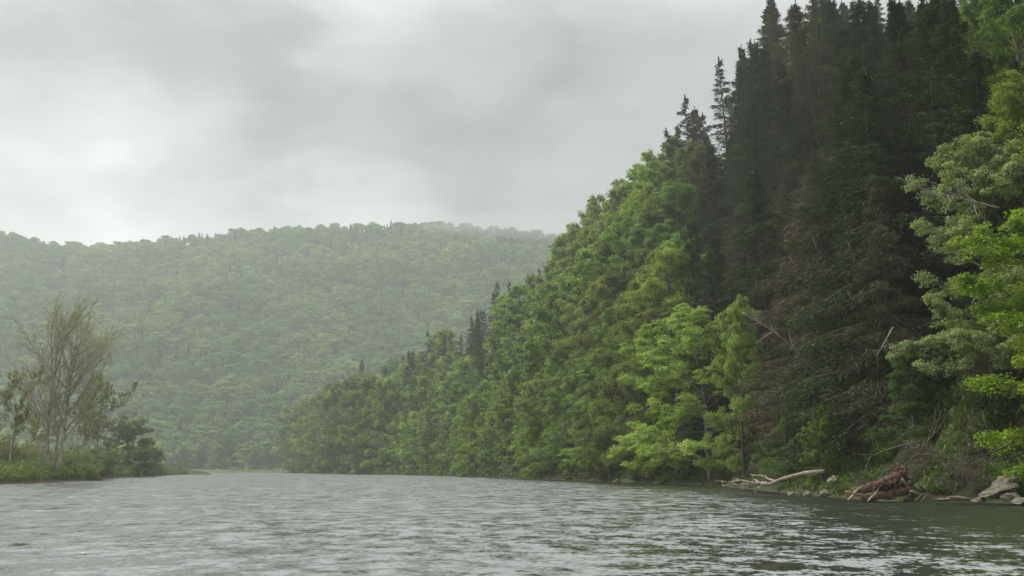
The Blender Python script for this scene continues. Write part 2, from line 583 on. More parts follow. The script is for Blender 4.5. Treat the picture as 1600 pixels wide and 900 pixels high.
def broadleaf(seed, H=18.0, spread=0.36, base=0.1, limbs=34, leaf=0.17, per=190, clump=1.0, drop=0.0, tight=1.0, plates=0.42, bark=None, top_round=0.75):
    """trunk mesh and crown mesh of a broadleaf tree"""
    r = np.random.default_rng(seed)
    wood, crown = MB(), MB()
    trunk = bend((0, 0, -0.6), (r.normal() * 0.05, r.normal() * 0.05, 1), H * 0.93, 14, up=0.05, jit=0.045, r=r)
    tr = np.linspace(H * 0.016, H * 0.002, 15)
    wood.tube(trunk, tr, 7)
    cs = []
    for k in range(limbs):
        u = base + (1 - base) * ((k + r.random() * 0.8) / limbs)
        q = u * 14 * 0.98
        i = int(min(q, 13))
        p0 = trunk[i] + (trunk[i + 1] - trunk[i]) * (q - i)
        az = k * 2.399 + r.normal() * 0.35
        w = math.sin(math.pi * min(1.0, (0.16 + 0.84 * u)) ** 0.85 * 0.98) ** top_round
        L = H * spread * max(0.14, w) * r.uniform(0.68, 1.18)
        el = 0.15 + 0.75 * u + r.normal() * 0.12
        d0 = (math.cos(az) * math.cos(el), math.sin(az) * math.cos(el), math.sin(el))
        ln = bend(p0, d0, L, 6, up=-0.03 - drop + 0.02 * u, jit=0.09, r=r)
        r0 = np.interp(u, [0, 1], [H * 0.0058, H * 0.002])
        wood.tube(ln, np.linspace(r0, r0 * 0.2, 7), 4)
        ns = max(4, int(L * 2.3))
        for m in range(ns):
            a = r.uniform(0.28, 1.0) * 6
            j = int(min(a, 5))
            q0 = ln[j] + (ln[j + 1] - ln[j]) * (a - j)
            az2 = az + r.uniform(-1.3, 1.3)
            L2 = L * 0.26 * r.uniform(0.5, 1.2) * (1.2 - 0.5 * a / 6)
            d2 = (math.cos(az2), math.sin(az2), r.uniform(-0.25, 0.5))
            l2 = bend(q0, d2, L2, 3, up=-0.03 - drop, jit=0.12, r=r)
            wood.tube(l2, np.linspace(r0 * 0.35, r0 * 0.08, 4), 3, cap=False)
            cs.append((l2[-1], az2))
            if r.random() < 0.35:
                cs.append((l2[2], az2))
        cs.append((ln[-1], az))
    cs.append((trunk[-1], 0.0))
    for (c, az) in cs:
        R0 = clump * r.uniform(0.55, 1.15)
        n = int(per * r.uniform(0.7, 1.2))
        g = r.normal(size=(n, 3))
        g /= np.linalg.norm(g, axis=1)[:, None]
        rad = r.random(n) ** 0.42
        loc = g * rad[:, None] * R0 * np.array([1.0, 1.0, plates]) * tight
        out = np.array([math.cos(az), math.sin(az), 0])
        # boughs tilt down towards their tips
        loc[:, 2] -= 0.22 * (loc @ out) * (1 + 2 * drop)
        nrm = r.normal(size=(n, 3)) * 0.55 + g * 0.5 + np.array([0, 0, 0.8])
        tone = np.clip(0.5 + r.normal(size=n) * 0.13 + r.normal() * 0.2, 0, 1)
        sz = leaf * r.uniform(0.65, 1.35, n)
        crown.leaves(c + loc, nrm, sz * 1.25, sz * 0.85, None, tone, r=r)
    b = bark or M_bark
    return wood.mesh('trunk', b, True), crown.mesh('crown', M_leaf)


def hemlock(seed, H=24.0, spread=0.19, base=0.05, nb=95, per=390, needle=0.34, dead=False, droop=0.5, lowdead=0.0, wide=0.1, mat=None):
    r = np.random.default_rng(seed)
    wood, crown = MB(), MB()
    trunk = bend((0, 0, -0.8), (r.normal() * 0.02, r.normal() * 0.02, 1), H + 0.8, 12, up=0.04, jit=0.015, r=r)
    wood.tube(trunk, np.linspace(H * 0.0125, 0.02, 13), 7)
    for k in range(nb):
        u = base + (0.995 - base) * ((k + r.random()) / nb) ** 0.92
        q = u * 12
        i = int(min(q, 11))
        p0 = trunk[i] + (trunk[i + 1] - trunk[i]) * (q - i)
        az = k * 2.399 + r.normal() * 0.5
        w = (1 - u) ** 0.72 * (0.75 + 0.25 * min(1, u / 0.2))
        L = max(0.45, H * spread * w * r.uniform(0.42, 1.35))
        el = 0.10 + 0.45 * u ** 2 + r.normal() * 0.1
        d0 = (math.cos(az) * math.cos(el), math.sin(az) * math.cos(el), math.sin(el))
        ln = bend(p0, d0, L, 6, up=-0.085 * droop, jit=0.05, r=r)
        r0 = max(0.012, L * 0.011)
        wood.tube(ln, np.linspace(r0, r0 * 0.25, 7), 4)
        n = int(per * (0.25 + L / (H * spread)))
        a = r.random(n) ** 0.7 * 5.999
        j = a.astype(int)
        c = ln[j] + (ln[j + 1] - ln[j]) * (a - j)[:, None]
        out = np.array([math.cos(az), math.sin(az), 0.0])
        sd = np.array([-math.sin(az), math.cos(az), 0.0])
        wid = L * 0.30 * (1.15 - a / 6) + wide
        lat = r.normal(size=n) * wid * 0.75
        c = c + sd * lat[:, None] + out * (np.abs(lat) * 0.55)[:, None]
        c[:, 2] += -np.abs(lat) * 0.30 * droop - r.random(n) ** 2 * 0.35 * (1 + droop) * 0.8 + r.normal(size=n) * 0.05
        sgn = np.sign(lat)
        axis = out * 0.8 + sd * (sgn * r.uniform(0.2, 1.1, n))[:, None] + np.array([0, 0, -0.35 * droop]) + r.normal(size=(n, 3)) * 0.25
        nrm = np.array([0, 0, 1.0]) + r.normal(size=(n, 3)) * 0.38
        tone = np.clip(0.5 + r.normal(size=n) * 0.14 + r.normal() * 0.16, 0, 1)
        if dead:
            Ln = needle * r.uniform(0.7, 2.4, n)
            crown.leaves(c, nrm + r.normal(size=(n, 3)) * 0.6, Ln, 0.035 + 0.02 * r.random(n), axis, tone, r=r)
        else:
            Ln = needle * r.uniform(0.6, 1.3, n)
            crown.leaves(c, nrm, Ln, Ln * 0.24, axis, tone, r=r)
    # leader
    n = 120
    a = r.random(n)
    c = trunk[-1] + np.stack([r.normal(size=n) * 0.10 * (1.1 - a), r.normal(size=n) * 0.10 * (1.1 - a), (a - 0.6) * 1.6], axis=-1)
    crown.leaves(c, r.normal(size=(n, 3)), needle * 0.6, needle * 0.16, np.stack([r.normal(size=n), r.normal(size=n), np.ones(n)], axis=-1), 0.5, r=r)
    return wood.mesh('trunk', M_bark, True), crown.mesh('crown', mat or (M_twig if dead else M_needle))


def shrub(seed, H=2.4, spread=1.5, leaf=0.10, clumps=38, per=110, stemmat=None, twiggy=False):
    r = np.random.default_rng(seed)
    wood, crown = MB(), MB()
    for k in range(clumps):
        az = r.uniform(0, 2 * math.pi)
        el = r.uniform(0.35, 1.45)
        L = H * (0.55 + 0.45 * math.sin(el)) * r.uniform(0.45, 1.0)
        ln = bend((r.normal() * 0.15, r.normal() * 0.15, -0.15), (math.cos(az) * math.cos(el) * spread, math.sin(az) * math.cos(el) * spread, math.sin(el)), L, 4, up=-0.03, jit=0.1, r=r)
        wood.tube(ln, np.linspace(0.025, 0.006, 5), 3, cap=False)
        n = int(per * r.uniform(0.6, 1.3))
        g = r.normal(size=(n, 3))
        g /= np.linalg.norm(g, axis=1)[:, None]
        c = ln[-1] + g * (r.random(n) ** 0.5 * H * 0.2)[:, None] * np.array([1.2, 1.2, 0.7])
        nrm = r.normal(size=(n, 3)) * 0.6 + g * 0.4 + np.array([0, 0, 0.6])
        tone = np.clip(0.5 + r.normal(size=n) * 0.14 + r.normal() * 0.14, 0, 1)
        sz = leaf * r.uniform(0.6, 1.4, n)
        if twiggy:
            crown.leaves(c, r.normal(size=(n, 3)), sz * 4, 0.02, None, tone, r=r)
        else:
            crown.leaves(c, nrm, sz * 1.3, sz * 0.8, None, tone, r=r)
    return wood.mesh('stems', M_bark, True), crown.mesh('foliage', M_twig if twiggy else M_leaf)


def plant(name, meshes, loc, scale=1.0, rz=0.0, color=(0.08, 0.12, 0.03), label='', cat='tree', group=None, lean=(0, 0), sz=None, parts=('trunk', 'crown')):
    o = link(name, None, loc=tuple(loc))
    o.rotation_euler = (lean[0], lean[1], rz)
    o.scale = (scale, scale, scale if sz is None else sz)
    tag(o, label, cat, group)
    a = link(parts[0], meshes[0], o)
    b = link(parts[1], meshes[1], o, color=color)
    return o


# prototypes
BLH = 26.0
BL = [broadleaf(11, BLH, 0.31, 0.03, 46, 0.18, 95, 0.95, plates=0.62), broadleaf(12, BLH, 0.27, 0.03, 50, 0.17, 95, 0.9, drop=0.02, plates=0.7),
      broadleaf(13, BLH, 0.36, 0.06, 44, 0.18, 100, 0.95, plates=0.45), broadleaf(14, BLH, 0.29, 0.03, 50, 0.18, 90, 0.9, drop=0.03, plates=0.75, top_round=0.55)]
BLF = [broadleaf(21, BLH, 0.30, 0.03, 42, 0.36, 24, 1.1, plates=0.7), broadleaf(22, BLH, 0.26, 0.02, 44, 0.36, 24, 1.05, plates=0.8, top_round=0.55), broadleaf(23, BLH, 0.33, 0.03, 42, 0.38, 24, 1.15, plates=0.65)]
HM = [hemlock(31, 24, 0.23, nb=120, droop=0.8, wide=0.16), hemlock(32, 24, 0.26, nb=115, droop=1.0, wide=0.2), hemlock(33, 24, 0.20, nb=125, droop=0.6, wide=0.16), hemlock(34, 24, 0.24, nb=120, droop=1.3, wide=0.25)]
HMF = [hemlock(35, 24, 0.22, nb=80, per=90, needle=0.7, wide=0.2), hemlock(36, 24, 0.19, nb=80, per=90, needle=0.7, wide=0.2)]
HD = [hemlock(41, 22, 0.26, base=0.03, dead=True, droop=1.1, per=480, nb=105, needle=0.42, wide=0.3), hemlock(42, 22, 0.30, base=0.03, dead=True, droop=0.8, per=480, nb=100, needle=0.48, wide=0.35),
      hemlock(43, 22, 0.25, base=0.03, dead=True, droop=1.5, per=480, nb=110, needle=0.42, wide=0.35)]

# ------------------------------------------------------------------ trees of the right hillside
SKY = np.array([(300, 735), (425, 725), (432, 680), (448, 652), (466, 612), (480, 598), (520, 578), (560, 560), (600, 570), (612, 556), (650, 532), (700, 503), (742, 484),
                (756, 458), (790, 434), (832, 422), (846, 412), (870, 385), (878, 350), (892, 338), (932, 300), (975, 268), (1015, 240), (1040, 205), (1075, 165),
                (1110, 120), (1160, 45), (1180, 5), (1210, -60), (1300, -250), (1700, -900)], float)


def sky_y(x):
    return np.interp(x, SKY[:, 0], SKY[:, 1])


def in_poly(x, y, poly):
    ins = False
    n = len(poly)
    for i in range(n):
        x1, y1 = poly[i]
        x2, y2 = poly[(i + 1) % n]
        if (y1 > y) != (y2 > y) and x < (x2 - x1) * (y - y1) / (y2 - y1) + x1:
            ins = not ins
    return ins


P_HEM = [(1045, 160), (1080, 130), (1140, -900), (1560, -900), (1500, 0), (1450, 200), (1250, 260), (1090, 320), (1100, 480), (1065, 480), (1065, 300)]
P_DEAD = [(1090, 320), (1250, 250), (1410, 190), (1560, 250), (1700, 420), (1700, 720), (1480, 740), (1200, 740), (1140, 640), (1100, 480)]
P_DARK1 = [(735, 490), (758, 450), (848, 405), (856, 440), (806, 505), (775, 590), (735, 620), (712, 560)]
P_DARK2 = [(455, 610), (500, 575), (600, 560), (610, 590), (540, 600), (480, 650), (455, 700)]

n_tr = {'b': 0, 'h': 0, 'd': 0}


def tree_kind(x, y):
    if in_poly(x, y, P_DEAD):
        return 'd'
    if in_poly(x, y, P_HEM) or in_poly(x, y, P_DARK1) or in_poly(x, y, P_DARK2):
        return 'h'
    return 'b'


COVER = np.zeros((160, 190))          # how often nearer trees already hide each patch of the view


def cover(p, H, wid, add=True):
    """share of a tree not yet hidden behind nearer ones"""
    cells = set()
    for u in np.linspace(0.12, 0.97, 9):
        hw = wid * (math.sin(math.pi * (0.15 + 0.8 * u)) ** 0.7)
        for q in np.linspace(-0.8, 0.8, 7):
            x, y = proj(p + np.array([hw * q, 0, H * u]))
            if -40 < x < 1800 and -560 < y < 900:
                cells.add((int((y + 600) / 10), int((x + 60) / 10.5)))
    cells = [(a, b) for a, b in cells if 0 <= a < 160 and 0 <= b < 190]
    if not cells:
        return 0.0
    free = sum(1 for a, b in cells if COVER[a, b] < 2) / len(cells)
    if add:
        for a, b in cells:
            COVER[a, b] += 1
    return free


# trees placed one by one: name, pixel x and depth of the foot, height, width factor, colour, kind, label
SPECIAL = [
    ('broadleaf_tree', 1050, 106, 1.0, 20.0, 1.12, (0.27, 0.36, 0.080), BL[2], 'bright green tree in tiers of boughs overhanging the water left of the bleached log'),
    ('broadleaf_tree', 1135, 98, 2.0, 18.5, 0.60, (0.23, 0.31, 0.06), BL[0], 'bright green tree with a lone upright tip against the brown dead hemlocks'),
    ('maple_tree', 1660, 46.5, 3.0, 13.6, 1.4, (0.185, 0.270, 0.020), BL[3], 'vivid yellow green maple reaching in over the boulders by the water'),
    ('maple_tree', 1548, 57, 6.0, 16.5, 0.82, (0.225, 0.275, 0.110), BL[2], 'pale green tree with whitish bare branches under its crown'),
    ('maple_tree', 1640, 66, 14.0, 21.0, 0.75, (0.105, 0.180, 0.018), BL[0], 'fresh green maple high on the slope above the pale green tree'),
    ('maple_tree', 1560, 78, 18.0, 20.0, 0.62, (0.11, 0.18, 0.02), BL[1], 'fresh green maple at the upper edge of the dark hemlocks'),
    ('broadleaf_tree', 1350, 61, 5.0, 6.6, 1.0, (0.080, 0.130, 0.028), BL[0], 'small green tree among dead hemlocks above the uprooted stump'),
    ('broadleaf_tree', 1225, 68, 1.5, 5.6, 1.0, (0.145, 0.225, 0.022), BL[1], 'small bright green tree beside the butt of the bleached log'),
    ('broadleaf_tree', 1185, 76, 2.0, 8.5, 0.8, (0.08, 0.135, 0.028), BL[3], 'small mid green tree under the leaning white birch'),
    ('broadleaf_tree', 1135, 116, 22, 16, 0.45, (0.13, 0.20, 0.02), BL[1], 'small yellow green tree showing between hemlocks near the skyline'),
    ('broadleaf_tree', 1232, 84, 24, 16, 0.4, (0.10, 0.155, 0.02), BL[3], 'slim green tree lost among the highest dark hemlocks'),
    ('sapling', 1608, 46.5, 2.0, 4.2, 1.2, (0.165, 0.245, 0.016), BL[1], 'low yellow green sapling over the slab rocks'),
]
GREENS = [(0.205, 0.290, 0.036), (0.175, 0.270, 0.040), (0.220, 0.285, 0.038), (0.130, 0.205, 0.036), (0.195, 0.240, 0.048), (0.165, 0.195, 0.040)]
CNAME = ['bright green', 'fresh green', 'yellow green', 'deep green', 'olive green', 'dull olive']


def foot_at(px, Y, smin):
    """ground point seen in column px near depth Y, at least smin metres inland"""
    X = (px - 800.0) / F * Y
    d = np.hypot(BANK[:, 0] - X, BANK[:, 1] - Y)
    t = BT[int(np.argmin(d))]
    t = min(np.arange(t - 12, t + 12, 0.5), key=lambda q: abs(np.dot(np.array([X, Y]) - np.array(bank_at(q)[:2]), np.array([bank_at(q)[3] * -1, bank_at(q)[2]]))))
    x, y, nx, ny = bank_at(t)
    s_ = (X - x) * nx + (Y - y) * ny
    if s_ < smin:
        s_ = smin
    X, Y = x + nx * s_, y + ny * s_
    return np.array([X, Y, hill_z(t, s_)]), t, s_


SPOTS = []
SPT = {}
for (nm, px, Y, smin, H, kx, g, pm, lab) in SPECIAL:
    p, t_, s_ = foot_at(px, Y, smin)
    k = H / BLH
    SPT[lab] = plant(nm, pm, p, k * kx, random.uniform(0, 6.28), g, lab, 'tree', None, sz=k)
    cover(p, H, H * 0.3 * kx)
    SPOTS.append((p, max(4.0, H * 0.24 * kx)))
    print('SPECIAL', nm, px, p.round(1), 's=%.1f' % s_, 'top', [round(float(q)) for q in proj(p + np.array([0, 0, H]))])

r2 = np.random.default_rng(99)
cands = []
t = 80.0
while t < 680:
    x, y, _, _ = bank_at(t)
    sp = float(np.interp(y, [30, 60, 150, 300, 600], [4.6, 4.9, 7.4, 10.5, 14]))
    s = 3.0
    row = 0
    while s < 56:
        cands.append((t + r2.uniform(-0.45, 0.45) * sp, max(r2.uniform(1.2, 3.0), s + r2.uniform(-0.35, 0.3) * sp), sp, row))
        s += sp * (0.95 if row else 0.75)
        row += 1
    t += sp
cl = []
for (t, s, sp, row) in cands:
    p = hill_p(t, s)
    if p[1] > 36:
        cl.append((p[1], t, s, sp, row, p))
cl.sort(key=lambda q: q[0])
# nearer trees stay lower than the special crowns seen above them
DEADS = []
CLEAR = [(1370, 1700, 335, 57), (1480, 1700, 90, 64), (1175, 1275, 655, 68), (1310, 1400, 580, 61), (900, 1130, 450, 107)]
for (_, t, s, sp, row, p) in cl:
    xm, ym = proj(p + np.array([0, 0, 16]))
    kd = tree_kind(xm, ym)
    if kd == 'b' and p[1] < 115 and (tree_kind(xm - 0.22 * 18 * F / p[1], ym) != 'b' or tree_kind(xm + 0.15 * 18 * F / p[1], ym) != 'b') and r2.random() < 0.9:
        kd = 'h' if ym < 330 else 'd'
    if kd == 'b' and p[1] < 96 and xm > 1150 and xm < 1560 and ym > 150:
        kd = 'd'
    if kd == 'h' and 1110 < xm < 1480 and r2.random() < 0.08:
        kd = 'b'
    if kd in 'hd' and 1180 < xm < 1560 and s < 6.0:
        s = 4.6 + 0.4 * s
        p = hill_p(t, s)
    far = p[1] > 190
    if p[1] > 380 and s > 10 and r2.random() < 0.55:
        kd = 'h'
    top_px = 0
    for (xa, xb, yl, ym_) in CLEAR:
        if xa < xm < xb and p[1] < ym_:
            top_px = max(top_px, yl)
    if any(math.hypot(p[0] - q[0], p[1] - q[1]) < rr for q, rr in SPOTS):
        continue
    # keep the near right corner open in front of the maples
    if p[1] < 50 and xm > 1480 and s < 12:
        continue
    if kd == 'b':
        H = (r2.uniform(22, 31) if p[1] > 110 else r2.uniform(19, 25)) if row else r2.uniform(15, 23)
        H0, pool, wid = BLH, (BLF if far else BL), 0.29
    elif kd == 'h' or r2.random() < 0.22:
        if kd == 'd':
            kd = 'h'
        H = r2.uniform(19, 30) + (4 if xm > 1100 and ym < 200 else 0)
        H0, pool, wid = 24.0, (HMF if far else HM), 0.2
    else:
        H = r2.uniform(13, 24)
        H0, pool, wid = 22.0, HD, 0.22
    H = float(H) * (1.22 if p[1] > 400 else 1.0)
    xt, yt = proj(p + np.array([0, 0, H]))
    lim = max(top_px, sky_y(xt) + r2.uniform(0, 16) * (1 if kd == 'b' else 2.0))
    if p[1] > 380 and s > 2 and yt > lim:
        while H < 42 and proj(p + np.array([0, 0, H]))[1] > lim:
            H += 0.5
    def over(h):
        """does the top or the left shoulder of the crown rise past the skyline"""
        if proj(p + np.array([0, 0, h]))[1] < lim:
            return True
        if kd != 'b' or p[1] > 330:
            return False
        xs_h, ys_h = proj(p + np.array([-0.75 * wid * h, 0, 0.74 * h]))
        return ys_h < sky_y(xs_h) - 6
    if over(H):
        while H > 4 and over(H):
            H -= 0.3
        if H < 7.0:
            continue
    if cover(p, H, H * wid, False) < 0.05:
        continue
    cover(p, H, H * wid)
    i = int(r2.integers(len(pool)))
    k = H / H0
    kx = k * (1.0 if H > 13 else 1.2)
    xt, yt = proj(p + np.array([0, 0, H * 0.75]))
    yb = proj(p)[1]
    ytp = proj(p + np.array([0, 0, H]))[1]
    where = ('at the water edge' if row == 0 else 'reaching above the frame' if ytp < -8 else 'on the skyline' if abs(ytp - sky_y(xt)) < 16 else 'low on the slope' if s < 10 else 'midway up the slope' if s < 19 else 'high on the slope')
    size = 'small ' if H < 17 else 'tall ' if H > 25 else ''
    zone = ('at the far tip of the shore' if xt < 600 else 'far along the shore' if xt < 760 else 'behind the small driftwood heap' if xt < 930
            else 'behind the tiered bright tree' if xt < 1130 else 'above the bleached log' if xt < 1300 else 'above the uprooted stump' if xt < 1450 else 'above the slab rocks')
    if kd == 'b':
        gi_ = int(r2.integers(len(GREENS)))
        g = tuple(np.array(GREENS[gi_]) * r2.uniform(0.72, 1.22) * (0.75 if p[1] > 400 else 1.0))
        lab = '%s%s tree %s, %s' % (size, CNAME[gi_], where, zone)
        grp, nm = 'broadleaf trees on the wooded slope', 'broadleaf_tree'
    elif kd == 'h':
        q_ = r2.random()
        g = tuple(np.array((0.056, 0.074, 0.036)) * (0.75 + 0.55 * q_))
        if q_ > 0.72 and not far:
            g = (0.100 * (0.8 + 0.3 * q_), 0.090, 0.055)
        lab = '%s%s hemlock %s, %s' % (size, 'dark' if q_ < 0.5 else 'brownish' if q_ > 0.72 and not far else 'greener', where, zone)
        grp, nm = 'hemlocks on the wooded slope', 'hemlock_tree'
    else:
        q_ = r2.random()
        c_ = (0.128, 0.106, 0.064) if q_ < 0.45 else (0.118, 0.108, 0.066) if q_ < 0.75 else (0.085, 0.098, 0.052)
        g = tuple(np.array(c_) * r2.uniform(0.8, 1.15))
        lab = '%s%s dead hemlock %s, %s' % (size, 'reddish brown' if q_ < 0.45 else 'grey brown' if q_ < 0.75 else 'mossy', where, zone)
        grp, nm = 'dead hemlocks on the slope', 'dead_hemlock'
    n_tr[kd] += 1
    pl_ = plant(nm, pool[i], p, kx, r2.uniform(0, 6.28), g, lab, 'tree', grp, lean=(r2.normal() * 0.04, r2.normal() * 0.05), sz=k)
    if kd == 'd':
        DEADS.append(pl_)
print('TREES', n_tr)

# ------------------------------------------------------------------ far forest: one mass, instanced crowns
def far_crown(seed, conifer=False):
    r = np.random.default_rng(seed)
    m = MB()
    if conifer:
        n = 420
        u = r.random(n) ** 0.8
        az = r.uniform(0, 6.283, n)
        rad = (1 - u) * 2.6 * r.uniform(0.5, 1.1, n) + 0.15
        c = np.stack([np.cos(az) * rad, np.sin(az) * rad, 1.5 + u * 15], axis=-1)
        nrm = np.stack([np.cos(az) * 0.5, np.sin(az) * 0.5, np.ones(n) * 0.7], axis=-1) + r.normal(size=(n, 3)) * 0.3
        m.leaves(c, nrm, 1.3, 0.6, None, np.clip(0.5 + r.normal(size=n) * 0.12, 0, 1), r=r)
        m.tube([(0, 0, -2), (0, 0, 15)], [0.3, 0.05], 4)
        return m.mesh('far_conifer', M_far_con)
    m.tube([(0, 0, -2), (0, 0, 10)], [0.32, 0.1], 4)
    for k in range(22):
        a = r.uniform(0, 6.283)
        uu = r.random()
        rr = 4.6 * math.sqrt(r.random()) * (1 - 0.6 * uu ** 2)
        c0 = np.array([math.cos(a) * rr, math.sin(a) * rr, 4 + 5.2 * uu])
        n = 34
        g = r.normal(size=(n, 3))
        g[:, 2] = np.abs(g[:, 2]) - 0.25
        g /= np.linalg.norm(g, axis=1)[:, None]
        c = c0 + g * r.uniform(1.0, 1.9) * np.array([1.1, 1.1, 0.7])
        m.leaves(c, g + r.normal(size=(n, 3)) * 0.35 + np.array([0, 0, 0.3]), 1.0, 0.75, None, np.clip(0.5 + r.normal(size=n) * 0.1 + r.normal() * 0.1, 0, 1), r=r)
    return m.mesh('far_broadleaf', M_far)


def far_mat(name, a, b, c_):
    m, T = newmat(name)
    oi = T.n('ShaderNodeObjectInfo')
    at = T.n('ShaderNodeAttribute', {'attribute_name': 'tone'}).outputs['Fac']
    loc = oi.outputs['Location']
    big = T.noise(loc, 0.010, 3.0, 0.6)
    c = T.mix(T.maprange(big, 0.44, 0.57, 0, 1, True), a, b)
    c = T.mix(T.maprange(oi.outputs['Random'], 0.72, 1.0, 0, 0.85), c, c_)
    k = T.math('MULTIPLY', T.maprange(at, 0, 1, 0.7, 1.3), T.maprange(T.math('FRACT', T.math('MULTIPLY', oi.outputs['Random'], 17.3)), 0, 1, 0.74, 1.26))
    c = T.n('ShaderNodeHueSaturation', None, Hue=0.5, Saturation=1.0, Value=k, Color=c).outputs[0]
    d = T.n('ShaderNodeBsdfPrincipled', None, Base_Color=c, Roughness=0.7)
    d.inputs['Specular IOR Level'].default_value = 0.15
    tr = T.n('ShaderNodeBsdfTranslucent', None, Color=c)
    mx = T.n('ShaderNodeMixShader', None, i0=0.2, i1=d.outputs[0], i2=tr.outputs[0])
    T.n('ShaderNodeOutputMaterial', None, Surface=mx.outputs[0])
    return m


M_far = far_mat('far_leaf', (0.095, 0.180, 0.05), (0.195, 0.275, 0.065), (0.21, 0.21, 0.10))
M_far_con = far_mat('far_needle', (0.032, 0.055, 0.03), (0.04, 0.06, 0.03), (0.04, 0.06, 0.035))
fcol = bpy.data.collections.new('far_tree_kinds')
protos = [far_crown(51), far_crown(52), far_crown(53), far_crown(54), far_crown(55, True)]
for i, me in enumerate(protos):
    o = bpy.data.objects.new('far_tree_kind_%d' % i, me)
    fcol.objects.link(o)
r3 = np.random.default_rng(5)
pv, pscl, ppick, prot = [], [], [], []
y = 640.0
while y < 1400:
    sp = 8.8
    xs_ = np.arange(-0.62 * y, 0.16 * y + 40, sp)
    for x in xs_:
        X, Y = x + r3.uniform(-0.45, 0.45) * sp, y + r3.uniform(-0.45, 0.45) * sp
        if X > left_edge(Y) + 500:
            continue
        z = float(land_z(np.array(X), np.array(Y)))
        if z < 3.2 and r3.random() < (0.97 if Y < 720 else 0.6):
            continue
        con = r3.random() < 0.015 + 0.30 * (fbm(X / 60.0, Y / 60.0, 2) > 0.16)
        pv.append((X, Y, z))
        pscl.append((0.65 + 0.95 * r3.random() ** 1.6) * (0.72 if con else 1.0))
        ppick.append(4 if con else int(r3.integers(4)))
        prot.append(r3.uniform(0, 6.28))
    y += sp
# valley floor wood behind the left bank, and lone tall trees on the ridge
for k in range(420):
    Y = r3.uniform(330, 640)
    X = left_edge(Y) - r3.uniform(30, 330)
    if X < -0.62 * Y:
        continue
    if X > -0.36 * Y and Y < 500:
        continue
    pv.append((X, Y, float(land_z(np.array(X), np.array(Y)))))
    pscl.append(r3.uniform(0.5, 0.95))
    ppick.append(int(r3.integers(4)))
    prot.append(r3.uniform(0, 6.28))
for (x, yy, con, sc_) in ((88, 384, 0, 1.1), (250, 381, 0, 0.9), (300, 377, 0, 1.15), (406, 365, 0, 1.3), (428, 364, 1, 0.9), (496, 360, 1, 0.8), (624, 354, 0, 1.2)):
    a = At(x, yy, RY - 12)
    pv.append((a[0], RY - 12, float(land_z(np.array(a[0]), np.array(RY - 12.0))) + 1.0))
    pscl.append(sc_ * 1.2)
    ppick.append(4 if con else 1)
    prot.append(1.0)
print('FAR', len(pv))
fm = bpy.data.meshes.new('forest')
fm.vertices.add(len(pv))
fm.vertices.foreach_set('co', np.array(pv, dtype=np.float32).ravel())
for nm, ty, arr in (('psc', 'FLOAT', pscl), ('prot', 'FLOAT', prot), ('ppick', 'INT', ppick)):
    at = fm.attributes.new(nm, ty, 'POINT')
    at.data.foreach_set('value', np.array(arr, dtype=np.float32 if ty == 'FLOAT' else np.int32))
fm.update()
forest = tag(link('forest', fm), 'hazy green spring forest covering the distant hill', None, None, 'stuff')
gt = bpy.data.node_groups.new('forest_scatter', 'GeometryNodeTree')
gt.interface.new_socket('Geometry', in_out='INPUT', socket_type='NodeSocketGeometry')
gt.interface.new_socket('Geometry', in_out='OUTPUT', socket_type='NodeSocketGeometry')
gi = gt.nodes.new('NodeGroupInput')
go = gt.nodes.new('NodeGroupOutput')
ci = gt.nodes.new('GeometryNodeCollectionInfo')
ci.inputs['Collection'].default_value = fcol
ci.inputs['Separate Children'].default_value = True
ci.inputs['Reset Children'].default_value = True
iop = gt.nodes.new('GeometryNodeInstanceOnPoints')
iop.inputs['Pick Instance'].default_value = True


def named(nm, ty):
    a = gt.nodes.new('GeometryNodeInputNamedAttribute')
    a.data_type = ty
    a.inputs['Name'].default_value = nm
    return a.outputs['Attribute']


cx = gt.nodes.new('ShaderNodeCombineXYZ')
gt.links.new(named('prot', 'FLOAT'), cx.inputs['Z'])
gt.links.new(gi.outputs[0], iop.inputs['Points'])
gt.links.new(ci.outputs[0], iop.inputs['Instance'])
gt.links.new(named('ppick', 'INT'), iop.inputs['Instance Index'])
gt.links.new(cx.outputs[0], iop.inputs['Rotation'])
gt.links.new(named('psc', 'FLOAT'), iop.inputs['Scale'])
gt.links.new(iop.outputs[0], go.inputs[0])
forest.modifiers.new('scatter', 'NODES').node_group = gt


